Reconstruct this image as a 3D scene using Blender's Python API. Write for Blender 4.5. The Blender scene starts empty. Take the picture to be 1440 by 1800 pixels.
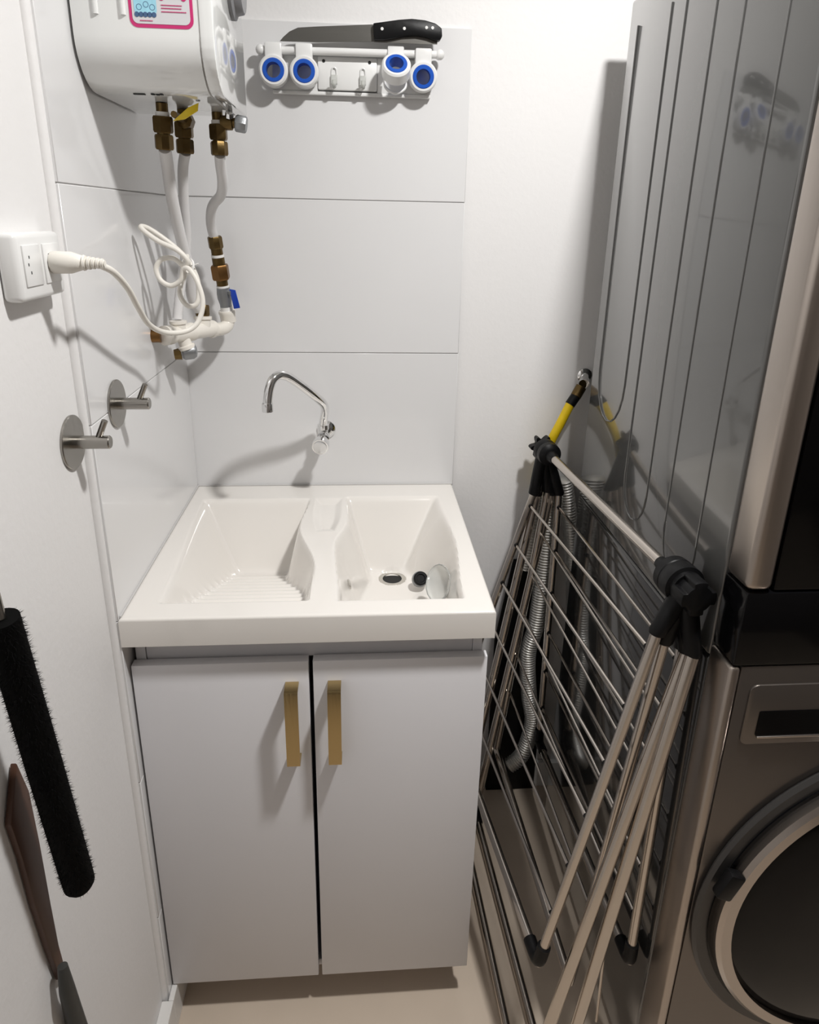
import bpy, bmesh, math, random
from mathutils import Vector, Matrix
random.seed(7)
scene = bpy.context.scene
COL = scene.collection
PI = math.pi

# ------------------------------------------------------------------ camera
cam_data = bpy.data.cameras.new('camera')
cam = bpy.data.objects.new('camera', cam_data)
COL.objects.link(cam)
scene.camera = cam
R_ = Vector((0.99719747, -0.07205286, 0.0201391))
U_ = Vector((0.00407054, 0.32104186, 0.94705626))
F_ = Vector((0.07470361, 0.94432013, -0.32043542))
m = Matrix.Identity(4)
for i in range(3):
    m[i][0] = R_[i]; m[i][1] = U_[i]; m[i][2] = -F_[i]
m.translation = Vector((0.37757, -1.49646, 1.54453))
cam.matrix_world = m
cam_data.sensor_fit = 'VERTICAL'
cam_data.sensor_height = 36.0
cam_data.sensor_width = 28.8
cam_data.lens = 1182.964 / 1800 * 36.0
cam_data.shift_y = -115.95 / 1800
cam_data.clip_start = 0.02

# ------------------------------------------------------------------ world, lights, exposure
w = bpy.data.worlds.new('room_world'); scene.world = w; w.use_nodes = True
w.node_tree.nodes['Background'].inputs[0].default_value = (1, 1, 1, 1)
w.node_tree.nodes['Background'].inputs[1].default_value = 0.12
LX, LY, LZ = 0.905, -0.93, 2.465
def area_light(name, loc, size, power, color):
    ld = bpy.data.lights.new(name, 'AREA'); ld.shape = 'DISK'; ld.size = size
    ld.energy = power; ld.color = color
    lo = bpy.data.objects.new(name, ld); COL.objects.link(lo); lo.location = loc
    return lo
area_light('ceiling_light_source', (LX, LY, LZ), 0.12, 27.0, (1.0, 0.985, 0.965))
vs = scene.view_settings
scene.display_settings.display_device = 'sRGB'
vs.view_transform = 'Standard'; vs.look = 'None'; vs.gamma = 1.0; vs.use_curve_mapping = False
vs.exposure = 0.0

# ------------------------------------------------------------------ materials
def mat(name, col, rough=0.5, metal=0.0, coat=0.0, spec=0.5, bump=0.0, bscale=60.0, var=0.0, vscale=3.0,
        trans=0.0, ior=1.45, emit=None, estr=0.0, stretch=None, alpha=1.0):
    mt = bpy.data.materials.new(name); mt.use_nodes = True
    nt = mt.node_tree; b = nt.nodes['Principled BSDF']
    b.inputs['Base Color'].default_value = (*col, 1)
    b.inputs['Roughness'].default_value = rough
    b.inputs['Metallic'].default_value = metal
    b.inputs['Coat Weight'].default_value = coat
    b.inputs['Coat Roughness'].default_value = 0.05
    b.inputs['Specular IOR Level'].default_value = spec
    b.inputs['Transmission Weight'].default_value = trans
    b.inputs['IOR'].default_value = ior
    b.inputs['Alpha'].default_value = alpha
    if emit:
        b.inputs['Emission Color'].default_value = (*emit, 1); b.inputs['Emission Strength'].default_value = estr
    if bump or var:
        tc = nt.nodes.new('ShaderNodeTexCoord'); mp = nt.nodes.new('ShaderNodeMapping')
        nt.links.new(tc.outputs['Object'], mp.inputs[0])
        if stretch: mp.inputs['Scale'].default_value = stretch
    if bump:
        n = nt.nodes.new('ShaderNodeTexNoise'); n.inputs['Scale'].default_value = bscale; n.inputs['Detail'].default_value = 4
        bp = nt.nodes.new('ShaderNodeBump'); bp.inputs['Strength'].default_value = bump; bp.inputs['Distance'].default_value = 0.002
        nt.links.new(mp.outputs[0], n.inputs['Vector'])
        nt.links.new(n.outputs['Fac'], bp.inputs['Height']); nt.links.new(bp.outputs[0], b.inputs['Normal'])
    if var:
        n2 = nt.nodes.new('ShaderNodeTexNoise'); n2.inputs['Scale'].default_value = vscale; n2.inputs['Detail'].default_value = 5
        nt.links.new(mp.outputs[0], n2.inputs['Vector'])
        mx = nt.nodes.new('ShaderNodeMix'); mx.data_type = 'RGBA'
        mx.inputs[6].default_value = (*[c * (1 - var) for c in col], 1)
        mx.inputs[7].default_value = (*[min(1, c * (1 + var * .6)) for c in col], 1)
        nt.links.new(n2.outputs['Fac'], mx.inputs[0]); nt.links.new(mx.outputs[2], b.inputs['Base Color'])
    return mt

M = {}
M['paint'] = mat('white_wall_paint', (.80, .79, .785), .55, bump=.25, bscale=90, var=.02)
M['taupe'] = mat('taupe_wall_paint', (.22, .20, .185), .7, bump=.2)
M['ceiling'] = mat('white_ceiling_paint', (.82, .82, .81), .8, bump=.2)
M['tile'] = mat('white_glazed_tile', (.76, .757, .76), .22, coat=.35, var=.025, vscale=5, bump=.03, bscale=8)
M['grout'] = mat('grey_grout', (.56, .55, .54), .9, bump=.3)
M['floor'] = mat('beige_floor', (.63, .53, .43), .4, var=.08, vscale=9, bump=.05)
M['base'] = mat('white_baseboard', (.78, .77, .75), .4, bump=.03)
M['sink'] = mat('white_fibreglass', (.80, .77, .73), .16, coat=.4, var=.02, vscale=8, bump=.02, bscale=12)
M['melamine'] = mat('white_melamine', (.79, .785, .81), .40, var=.02, vscale=6, bump=.03, bscale=200)
M['white_plastic'] = mat('white_plastic', (.80, .80, .79), .28, coat=.2, bump=.01)
M['heater'] = mat('glossy_white_enamel', (.80, .81, .80), .1, coat=1.0, bump=.02, bscale=6)
M['hose_white'] = mat('white_braided_hose', (.74, .73, .73), .4, bump=.1, bscale=300)
M['pvc'] = mat('cream_pvc', (.85, .81, .74), .3, coat=.2, bump=.02)
M['cord'] = mat('cream_cord_rubber', (.80, .77, .71), .45, bump=.02)
M['brass'] = mat('aged_brass', (.16, .105, .04), .38, metal=.9, var=.5, vscale=60, bump=.2, bscale=120)
M['brass_light'] = mat('copper_brass', (.24, .125, .045), .36, metal=.9, var=.35, vscale=50, bump=.1)
M['chrome'] = mat('chrome', (.82, .82, .82), .07, metal=1, bump=.005)
M['cap_face'] = mat('pale_chrome_cap', (.75, .75, .75), .2, metal=.6, bump=.01)
M['cap_grey'] = mat('grey_cast_metal', (.30, .31, .32), .4, metal=.7, bump=.3, bscale=150)
M['steel'] = mat('brushed_steel', (.34, .325, .30), .26, metal=1, bump=.08, bscale=120, stretch=(1, 1, .1))
M['rack'] = mat('rack_steel', (.62, .57, .52), .2, metal=1, bump=.02, bscale=40)
M['gold'] = mat('brushed_gold', (.50, .38, .19), .26, metal=1, bump=.15, bscale=200, stretch=(1, 1, .08))
M['black'] = mat('black_plastic', (.004, .004, .0045), .42, spec=.25, bump=.1, bscale=80)
M['rubber'] = mat('black_rubber', (.005, .005, .0055), .55, spec=.25, bump=.1)
M['blue'] = mat('blue_rubber', (.012, .09, .48), .35, bump=.03)
M['blue_metal'] = mat('blue_lever_coating', (.01, .05, .38), .35, bump=.03)
M['yellow'] = mat('yellow_gas_tube', (.80, .56, .01), .4, var=.12, vscale=60, bump=.05)
M['yellow_lever'] = mat('yellow_lever_coating', (.80, .58, .02), .4, bump=.03)
M['alu'] = mat('corrugated_aluminium', (.80, .79, .76), .34, metal=.75, bump=.1)
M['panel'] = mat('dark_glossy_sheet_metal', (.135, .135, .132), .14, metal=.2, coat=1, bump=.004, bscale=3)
M['panel_dark_reflection'] = mat('sheet_metal_dark_reflection', (.045, .045, .045), .12, metal=.2, coat=1, bump=.004, bscale=3)  # same sheet metal as the dryer side, its dark reflection put into the colour
M['stainless'] = mat('warm_stainless', (.46, .41, .37), .30, metal=1, bump=.04, bscale=150, stretch=(1, 1, .05))
M['front'] = mat('graphite_front', (.19, .17, .155), .36, metal=.9, bump=.04, bscale=150, stretch=(.05, 1, 1))
M['glass_black'] = mat('black_glass', (.003, .003, .0035), .12, spec=.22, bump=.002)
M['door_ring'] = mat('satin_door_ring', (.52, .47, .43), .25, metal=1, bump=.02)
M['dark_ring'] = mat('dark_grey_ring', (.075, .072, .07), .35, metal=.6, bump=.02)
M['blade'] = mat('knife_blade_steel', (.23, .225, .21), .33, metal=1, bump=.15, bscale=60, stretch=(.1, 1, 1))
M['clear'] = mat('clear_plastic', (.85, .86, .84), .08, trans=.7, ior=1.3, bump=.02)
M['clear_hook'] = mat('frosted_clear_plastic', (.82, .83, .80), .2, trans=.45, ior=1.3, bump=.02)
M['dark'] = mat('dark_hole', (.01, .01, .01), .6, bump=.05)
M['drain'] = mat('drain_ring_metal', (.60, .58, .54), .25, metal=.8, bump=.05)
M['bristle'] = mat('black_bristles', (.002, .002, .002), .8, spec=.1, bump=.1)
M['wood'] = mat('reddish_brown_wood', (.085, .038, .022), .45, var=.3, vscale=12, stretch=(1, 1, .15), bump=.1)
M['grey_dark'] = mat('dark_grey_plastic', (.045, .045, .042), .4, spec=.3, bump=.1)
M['pink'] = mat('pink_print', (.58, .03, .17), .4, bump=.01)
M['label_grey'] = mat('pale_label_paper', (.66, .66, .68), .45, bump=.01)
M['cyan'] = mat('cyan_print', (.36, .70, .85), .45, var=.25, vscale=120, bump=.01)
M['navy'] = mat('navy_print', (.06, .12, .24), .45, bump=.01)
M['dial'] = mat('grey_dial_plastic', (.22, .22, .23), .35, bump=.02)
M['lamp_emit'] = mat('lamp_diffuser', (.9, .9, .9), .4, emit=(1, .985, .96), estr=4.0, bump=.01)
M['door_white'] = mat('white_door_lacquer', (.74, .73, .72), .35, bump=.02)
M['tape'] = mat('white_thread_tape', (.85, .84, .82), .5, bump=.1)

# ------------------------------------------------------------------ mesh helpers
def V(*a): return Vector(a if len(a) > 1 else a[0])

def frame(d):
    d = d.normalized()
    a = Vector((0, 0, 1)) if abs(d.z) < .9 else Vector((1, 0, 0))
    u = d.cross(a).normalized(); v = d.cross(u).normalized()
    return u, v

def smooth_path(pts, n=8):
    P = [Vector(p) for p in pts]
    if len(P) < 3: return P
    out = []
    for i in range(len(P) - 1):
        p0 = P[max(i - 1, 0)]; p1 = P[i]; p2 = P[i + 1]; p3 = P[min(i + 2, len(P) - 1)]
        for k in range(n):
            t = k / n
            out.append(.5 * ((2 * p1) + (-p0 + p2) * t + (2 * p0 - 5 * p1 + 4 * p2 - p3) * t * t + (-p0 + 3 * p1 - 3 * p2 + p3) * t ** 3))
    out.append(P[-1])
    return out

def resample(P, step):
    out = [P[0].copy()]; acc = 0
    for a, b in zip(P, P[1:]):
        L = (b - a).length
        if L < 1e-9: continue
        t = step - acc
        while t <= L:
            out.append(a.lerp(b, t / L)); t += step
        acc = (acc + L) % step
    return out

class MB:
    def __init__(s): s.bm = bmesh.new()
    def box(s, lo, hi, bevel=0.0, seg=2):
        lo = Vector(lo); hi = Vector(hi)
        b = bmesh.new(); bmesh.ops.create_cube(b, size=1)
        for v in b.verts:
            v.co = Vector([(lo[i] + hi[i]) / 2 + v.co[i] * (hi[i] - lo[i]) for i in range(3)])
        if bevel:
            bmesh.ops.bevel(b, geom=list(b.edges), offset=bevel, segments=seg, profile=.5, affect='EDGES')
        s.merge(b); return s
    def merge(s, b, mtx=None):
        if mtx is not None: bmesh.ops.transform(b, matrix=mtx, verts=b.verts)
        me = bpy.data.meshes.new('tmp'); b.to_mesh(me); b.free(); s.bm.from_mesh(me); bpy.data.meshes.remove(me)
    def tube(s, pts, r, seg=12, caps=True):
        """pts list of points, r number or list"""
        P = [Vector(p) for p in pts]
        n = len(P); rs = r if isinstance(r, (list, tuple)) else [r] * n
        d0 = (P[1] - P[0]); u, v = frame(d0)
        rings = []
        prev = d0.normalized()
        for i, p in enumerate(P):
            if i == 0: d = P[1] - P[0]
            elif i == n - 1: d = P[-1] - P[-2]
            else: d = (P[i + 1] - P[i - 1])
            if d.length < 1e-9: d = prev.copy()
            d.normalize()
            q = prev.rotation_difference(d); u = q @ u; v = q @ v; prev = d
            u = (u - d * u.dot(d)).normalized(); v = d.cross(u)
            rings.append([s.bm.verts.new(p + (u * math.cos(2 * PI * k / seg) + v * math.sin(2 * PI * k / seg)) * rs[i]) for k in range(seg)])
        for a, b in zip(rings, rings[1:]):
            for k in range(seg):
                s.bm.faces.new((a[k], a[(k + 1) % seg], b[(k + 1) % seg], b[k]))
        if caps:
            s.bm.faces.new(rings[0][::-1]); s.bm.faces.new(rings[-1])
        return s
    def cyl(s, p1, p2, r, r2=None, seg=24): 
        return s.tube([p1, p2], [r, r if r2 is None else r2], seg)
    def lathe(s, base, axis, prof, seg=24):
        """prof: list of (distance along axis, radius)"""
        base = Vector(base); ax = Vector(axis).normalized(); u, v = frame(ax)
        rings = []
        for t, r in prof:
            r = max(r, 1e-5)
            rings.append([s.bm.verts.new(base + ax * t + (u * math.cos(2 * PI * k / seg) + v * math.sin(2 * PI * k / seg)) * r) for k in range(seg)])
        for a, b in zip(rings, rings[1:]):
            for k in range(seg):
                s.bm.faces.new((a[k], a[(k + 1) % seg], b[(k + 1) % seg], b[k]))
        s.bm.faces.new(rings[0][::-1]); s.bm.faces.new(rings[-1])
        return s
    def ring(s, base, axis, r_in, r_out, depth, seg=40, bev=.0):
        prof = [(0, r_in), (0, r_out - bev), (bev, r_out), (depth - bev, r_out), (depth, r_out - bev), (depth, r_in)]
        base = Vector(base); ax = Vector(axis).normalized(); u, v = frame(ax)
        rings = [[s.bm.verts.new(base + ax * t + (u * math.cos(2 * PI * k / seg) + v * math.sin(2 * PI * k / seg)) * r) for k in range(seg)] for t, r in prof]
        for i in range(len(rings)):
            a = rings[i]; b = rings[(i + 1) % len(rings)]
            for k in range(seg):
                s.bm.faces.new((a[k], a[(k + 1) % seg], b[(k + 1) % seg], b[k]))
        return s
    def prism(s, pts, vec, bevel=0.0):
        """pts closed polygon in 3D, extruded along vec"""
        b = bmesh.new()
        vs_ = [b.verts.new(Vector(p)) for p in pts]
        f = b.faces.new(vs_)
        r = bmesh.ops.extrude_face_region(b, geom=[f])
        bmesh.ops.translate(b, vec=Vector(vec), verts=[g for g in r['geom'] if isinstance(g, bmesh.types.BMVert)])
        bmesh.ops.recalc_face_normals(b, faces=b.faces)
        if bevel: bmesh.ops.bevel(b, geom=list(b.edges), offset=bevel, segments=2, profile=.5, affect='EDGES')
        s.merge(b); return s
    def sphere(s, c, r, seg=16):
        b = bmesh.new(); bmesh.ops.create_uvsphere(b, u_segments=seg, v_segments=seg // 2, radius=r)
        s.merge(b, Matrix.Translation(Vector(c))); return s

def obj(name, mb, material, parent=None, smooth=True, origin=None, **props):
    bm = mb.bm
    org = Vector(origin) if origin is not None else Vector((0, 0, 0))
    if parent is not None: org = Vector(parent.get('_o', (0, 0, 0)))
    bmesh.ops.recalc_face_normals(bm, faces=bm.faces)
    if org.length > 0: bmesh.ops.translate(bm, vec=-org, verts=bm.verts)
    me = bpy.data.meshes.new(name); bm.to_mesh(me); bm.free()
    me.materials.append(M[material])
    if smooth:
        me.shade_smooth(); me.set_sharp_from_angle(angle=math.radians(38))
    o = bpy.data.objects.new(name, me); COL.objects.link(o)
    if parent is not None:
        o.parent = parent; o['_o'] = tuple(org)
    else:
        o.location = org; o['_o'] = tuple(org)
    for k, v in props.items(): o[k] = v
    return o

def thing(name, loc, label, category, group=None):
    o = bpy.data.objects.new(name, None); o.empty_display_size = .05; COL.objects.link(o)
    o.location = loc; o['_o'] = tuple(loc)
    o['label'] = label; o['category'] = category
    if group: o['group'] = group
    return o

def struct(name, mb, material, **k):
    return obj(name, mb, material, kind='structure', smooth=False, **k)

# ------------------------------------------------------------------ room shell
RX = 1.63; RY = -2.45; H = 2.50; PX = -0.012; PY = 0.010
struct('floor', MB().box((-.15, RY - .1, -.1), (RX + .1, .15, 0)), 'floor')
struct('ceiling', MB().box((-.15, RY - .1, H), (RX + .1, .15, H + .1)), 'ceiling')
wall_back = struct('wall_back', MB().box((-.15, PY, 0), (RX + .1, .15, H)), 'paint')
wall_left = struct('wall_left', MB().box((-.15, RY - .1, 0), (PX, .15, H)), 'paint')
struct('wall_right', MB().box((RX, RY - .1, 0), (RX + .1, .15, H)), 'taupe')
# front wall (behind the viewer) with a door opening
wf = MB().box((-.15, RY - .1, 0), (.30, RY, H)).box((1.15, RY - .1, 0), (RX + .1, RY, H)).box((.30, RY - .1, 2.1), (1.15, RY, H))
struct('wall_front', wf, 'taupe')
d = struct('door_1', MB().box((.31, RY - .07, 0.005), (1.14, RY - .03, 2.095), .002), 'taupe')
obj('door_handle', MB().cyl((1.07, RY - .035, 1.02), (1.07, RY + .02, 1.02), .009).cyl((1.075, RY + .02, 1.02), (.96, RY + .02, 1.02), .008), 'steel', d)
# tiles
J2 = 1.257; TH = .3211; G = .0008
# grout beds (slightly recessed) then tiles
obj('grout_bed', MB().box((PX + .0005, .003, .889), (.6015, PY - .0002, J2 + 2 * TH - .001)), 'grout', wall_back, smooth=False)
obj('grout_bed', MB().box((PX + .0002, -.554, .001), (-.0018, .0, J2 + 2 * TH + TH - .003)), 'grout', wall_left, smooth=False)
for k in range(-2, 2):
    z0 = J2 + k * TH; z1 = z0 + TH
    lo = max(z0, .889)
    obj('tile', MB().box((PX + .002, 0.0005, lo + G), (.6022, PY - .0004, z1 - G), .0008, 1), 'tile', wall_back)
for k in range(-4, 3):
    z0 = J2 + k * TH; z1 = z0 + TH
    lo = max(z0, .0012)
    obj('tile', MB().box((PX + .0006, -.5555, lo + G), (0.0, 0.0, z1 - G), .0008, 1), 'tile', wall_left)
obj('tile_edge_trim', MB().tube([(PX + .001, -.5575, .0015), (PX + .001, -.5575, H - .001)], .008, 12), 'paint', wall_left)
# baseboards
bl = MB().box((PX, RY, 0), (.011, -.567, .085), .002).box((.0002, -.567, 0), (.011, -.41, .085), .002)
struct('baseboard_left', bl, 'base')
struct('baseboard_back', MB().box((.62, -.004, 0), (RX, PY, .085), .002), 'base')

# ceiling lamps
for i, (x, y, lab) in enumerate(((LX, LY, 'round white ceiling lamp above the washing machines'),)):
    t = thing('ceiling_lamp', (x, y, H), lab, 'lamp')
    obj('lamp_rim', MB().ring((x, y, H - .022), (0, 0, 1), .085, .1, .0215, bev=.002), 'white_plastic', t)
    obj('lamp_diffuser', MB().lathe((x, y, H - .018), (0, 0, 1), [(0, .02), (.002, .0848), (.017, .0848)]), 'lamp_emit', t)

# ------------------------------------------------------------------ laundry sink (height field)
ZS = .94; SD = .557; SW = .6
def lerp_tab(tab, y):
    if y >= tab[0][0]: return tab[0][1]
    for (a, va), (b, vb) in zip(tab, tab[1:]):
        if y >= b:
            t = (a - y) / (a - b); t = t * t * (3 - 2 * t)
            return va + (vb - va) * t
    return tab[-1][1]
def smin(vals, k=.006):
    return -k * math.log(sum(math.exp(-v / k) for v in vals))
def sink_z(x, y):
    z = ZS
    # raised outer lip
    # left washboard basin
    xl = lerp_tab([(-.08, .034), (-.52, .052)], y)
    xr = lerp_tab([(-.08, .266), (-.22, .254), (-.40, .294), (-.50, .292)], y)
    t = max(0, min(1, (-.165 - y) / .335))
    fl = .145 - .118 * t
    if -.48 < y < -.19: fl += .0034 * math.sin((y + .19) * 2 * PI / .030)
    d1 = smin([fl, (x - xl) * 1.9, (xr - x) * 4.0, (-.085 - y) * 1.9, (y + .508) * 3.0])
    # right deep basin
    xl = lerp_tab([(-.08, .350), (-.20, .354), (-.31, .331), (-.50, .342)], y)
    kr = 1.75 + 2.2 * max(0, min(1, (-.16 - y) / .12))
    xr = lerp_tab([(-.07, .553), (-.30, .566), (-.50, .552)], y)
    dr = math.hypot(x - .449, y + .19)
    fl = .141 + .006 * max(0, 1 - dr / .10)
    d2 = smin([fl, (x - xl) * 3.2, (xr - x) * kr, (-.078 - y) * 1.7, (y + .512) * 4.0])
    # soap dish on the divider
    sx = abs(x - .309) ; sy = abs(y + .165)
    d3 = min(.007, min((.030 - .012 * math.exp(-((y + .26) / .05) ** 2) - sx) * .5, (.085 - sy) * .3))
    dd = max(d1, d2, d3, 0)
    # soften the rim
    e = max(d1, d2)
    if -.012 < e < .012:
        q = (e + .012) / .024
        dd = max(d3, .012 * q * q, 0) if e < .012 else dd
    # drain hole
    if dr < .030: dd += .003
    # outer rim slopes down very gently to the edge
    return z - dd
sink = thing('laundry_sink', (.3, -SD / 2, ZS - .05), 'white moulded laundry sink with a washboard basin and a deep drain basin', 'sink')
sm = MB(); NX, NY = 220, 210
grid = []
x0, x1, y0, y1 = .004, SW - .004, -SD + .004, -.003
for j in range(NY + 1):
    row = []
    for i in range(NX + 1):
        x = x0 + (x1 - x0) * i / NX; y = y0 + (y1 - y0) * j / NY
        row.append(sm.bm.verts.new((x, y, sink_z(x, y))))
    grid.append(row)
for j in range(NY):
    for i in range(NX):
        sm.bm.faces.new((grid[j][i], grid[j][i + 1], grid[j + 1][i + 1], grid[j + 1][i]))
# skirt: rounded edge and apron
border = [grid[0][i] for i in range(NX + 1)] + [grid[j][NX] for j in range(1, NY + 1)] + [grid[NY][i] for i in range(NX - 1, -1, -1)] + [grid[j][0] for j in range(NY - 1, 0, -1)]
prev = border
cx0, cy0 = SW / 2, -SD / 2
for off, dz in ((.002, .0006), (.0034, .0018), (.004, .004), (.004, .0502), (-.006, .0502), (-.006, .02)):
    ring = []
    for v in border:
        x, y = v.co.x, v.co.y
        nx_ = (x1 + off) if x > x1 - 1e-5 else ((x0 - off) if x < x0 + 1e-5 else x)
        ny_ = min(y1 + off, -.0005) if y > y1 - 1e-5 else ((y0 - off) if y < y0 + 1e-5 else y)
        ring.append(sm.bm.verts.new((nx_ , ny_, ZS - dz)))
    for k in range(len(border)):
        a = prev[k]; b = prev[(k + 1) % len(border)]; c = ring[(k + 1) % len(border)]; d_ = ring[k]
        sm.bm.faces.new((a, d_, c, b))
    prev = ring
obj('sink_bowl', sm, 'sink', sink)
dz = sink_z(.449, -.19 + .04) 
DZ = .94 - .149
dr_ = obj('drain', MB().ring((.449, -.19, DZ - .002), (0, 0, 1), .021, .031, .005, bev=.0015), 'drain', sink, label='round metal drain ring in the deep basin')
obj('drain_hole', MB().lathe((.449, -.19, DZ - .003), (0, 0, 1), [(0, .0215), (.0035, .0215)]), 'dark', dr_)
obj('overflow_plug', MB().lathe((.3565, -.335, .866), (1, 0, .32), [(0, .010), (.002, .010), (.003, .008)]), 'drain', sink)
obj('silicone_bead', MB().tube([(.001, -.0012, ZS + .001), (.600, -.0012, ZS + .001)], .0022, 8).tube([(.0012, -.002, ZS + .001), (.0012, -.55, ZS + .001)], .0018, 8), 'grout', sink)

# plug and clear dish lying in the deep basin
t = thing('sink_plug', (.503, -.245, .80), 'small black rubber plug with a grey metal collar lying in the deep basin', 'plug')
ax = Vector((.05, -.8, .6)).normalized(); b0 = Vector((.504, -.236, .816))
obj('plug_collar', MB().lathe(b0, ax, [(0, .012), (.003, .0165), (.014, .0165), (.016, .014)]), 'cap_grey', t)
pk = obj('plug_body', MB().lathe(b0 + ax * .0155, ax, [(0, .0145), (.010, .0145), (.012, .012), (.012, .009), (.009, .008)]), 'rubber', t)
t2 = obj('soap_dish', MB(), 'clear') if False else None
sd = MB()
# shallow scoop: an open shell resting in the basin's front right corner
seg = 20
c0 = Vector((.541, -.352, .868)); TILT = Matrix.Rotation(math.radians(-52), 4, 'Y') @ Matrix.Rotation(math.radians(10), 4, 'X'); rows = []
for i in range(9):
    ph = i / 8 * PI * .48
    rows.append([sd.bm.verts.new(c0 + TILT @ Vector((.030 * math.sin(ph) * math.cos(2 * PI * k / seg) * 1.05, .048 * math.sin(ph) * math.sin(2 * PI * k / seg), .018 - .018 * math.cos(ph)))) for k in range(seg)])
for a, b in zip(rows[1:], rows[2:]):
    for k in range(seg): sd.bm.faces.new((a[k], a[(k + 1) % seg], b[(k + 1) % seg], b[k]))
sd.bm.faces.new(rows[1])
for v in rows[0]: sd.bm.verts.remove(v)
o = obj('soap_dish', sd, 'clear')
o['label'] = 'clear plastic oval dish lying in the front right corner of the sink'; o['category'] = 'dish'
md = o.modifiers.new('thickness', 'SOLIDIFY'); md.thickness = .0018; md.offset = 0

# ------------------------------------------------------------------ cabinet
cab = thing('sink_cabinet', (.3, -.28, 0), 'white two-door cabinet under the laundry sink with gold bar handles', 'cabinet')
YD = -.5396
cb = MB()
for xa, xb in ((.006, .022), (.572, .588)):
    cb.box((xa, YD + .021, .088), (xb, -.012, .8885), .0006, 1)
cb.box((.022, YD + .021, .088), (.572, -.012, .104)).box((.022, -.03, .104), (.572, -.014, .70))
cb.box((.0225, YD + .024, .835), (.5715, YD + .040, .8882), .0005, 1)
obj('carcass', cb, 'melamine', cab)
obj('kickboard', MB().box((.03, -.40, .002), (.565, -.384, .0875)), 'melamine', cab)
for x in (.035, .555):
    for y in (-.36, -.06):
        obj('foot', MB().lathe((x, y, .001), (0, 0, 1), [(0, .022), (.008, .022), (.012, .014), (.0865, .014)]), 'black', cab)
def cab_door(xa, xb, hx):
    dd = obj('door', MB().box((xa, YD, .0885), (xb, YD + .018, .8415), .0012, 2), 'melamine', cab)
    # bent flat bar handle
    zt, zb, w_, th = .802, .648, .0112, .004
    outer = [(YD - .0004, zt), (YD - .024, zt), (YD - .0285, zt - .0015), (YD - .030, zt - .006), (YD - .030, zb + .006), (YD - .0285, zb + .0015), (YD - .024, zb), (YD - .0004, zb)]
    inner = [(YD - .0004, zb + th), (YD - .024, zb + th), (YD - .026, zb + .007), (YD - .026, zt - .007), (YD - .024, zt - th), (YD - .0004, zt - th)]
    hb = MB().prism([(hx - w_, y, z) for y, z in outer + inner], (2 * w_, 0, 0))
    obj('handle', hb, 'gold', dd, label='brushed gold bar handle')
    hy = MB()
    return dd
cab_door(.0035, .2915, .2635)
cab_door(.2988, .5945, .3345)

# ------------------------------------------------------------------ faucet
t = thing('wall_faucet', (.295, 0, 1.07), 'chrome wall faucet with a bent swivel spout above the sink', 'faucet')
obj('wall_flange', MB().lathe((.302, 0, 1.079), (0, -1, 0), [(0, .021), (.003, .021), (.010, .015), (.012, .012)]), 'chrome', t)
obj('valve_body', MB().lathe((.302, -.010, 1.079), (-.1, -1, -.05), [(0, .0115), (.03, .0115), (.034, .013), (.045, .013)]).lathe((.297, -.040, 1.072), (0, 0, 1), [(0, .011), (.018, .011), (.020, .013), (.030, .013), (.033, .009)]), 'chrome', t)
obj('valve_knob', MB().lathe((.2955, -.052, 1.069), (-.12, -1, -.22), [(0, .009), (.006, .012), (.010, .0175), (.028, .0195), (.031, .0185)]), 'chrome', t)
obj('knob_cap', MB().lathe((.2915, -.0825, 1.0622), (-.12, -1, -.22), [(0, .0150), (.0016, .0150), (.0022, .0135)]), 'cap_face', t)
sp = smooth_path([(.297, -.042, 1.10), (.300, -.048, 1.122), (.303, -.062, 1.143), (.300, -.082, 1.163), (.282, -.108, 1.188), (.261, -.130, 1.212), (.240, -.152, 1.234), (.229, -.163, 1.242), (.218, -.172, 1.244), (.208, -.182, 1.237), (.202, -.190, 1.221), (.199, -.196, 1.203), (.198, -.199, 1.190)], 6)
obj('spout', MB().tube(sp, .0094, 20), 'chrome', t)
obj('spout_tip', MB().lathe((.198, -.1995, 1.196), (0, 0, -1), [(0, .0095), (.003, .0112), (.018, .0112), (.019, .0095)]), 'chrome', t)

# ------------------------------------------------------------------ wall hooks on the left wall
def wall_hook(x, y, z, R, lab):
    t = thing('wall_hook', (x, y, z), lab, 'hook', 'round steel wall hooks on the left wall')
    obj('wall_plate', MB().lathe((x + .0003, y, z), (1, 0, 0), [(0, R), (.0025, R), (.0035, R - .001)], 48), 'steel', t)
    obj('peg', MB().lathe((x + .003, y, z), (1, 0, 0), [(0, .0092), (.047, .0092), (.0485, .008)], 28), 'steel', t)
    obj('pin', MB().tube([(x + .036, y, z + .006), (x + .048, y - .002, z + .031)], .0042, 16), 'steel', t)
wall_hook(PX, -.598, 1.247, .0375, 'round steel hook on the painted wall, the nearer and lower of two')
wall_hook(0, -.452, 1.262, .0375, 'round steel hook mounted on the tiles, the farther and higher of two')

# ------------------------------------------------------------------ water heater on the left wall
t = thing('water_heater', (.1, -.32, 1.705), 'white electric water heater box with a pink sticker, hung high on the left wall', 'water heater')
hx0, hx1, hy0, hy1, hz0, hz1 = .004, .186, -.452, -.19, 1.705, 2.15
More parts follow.
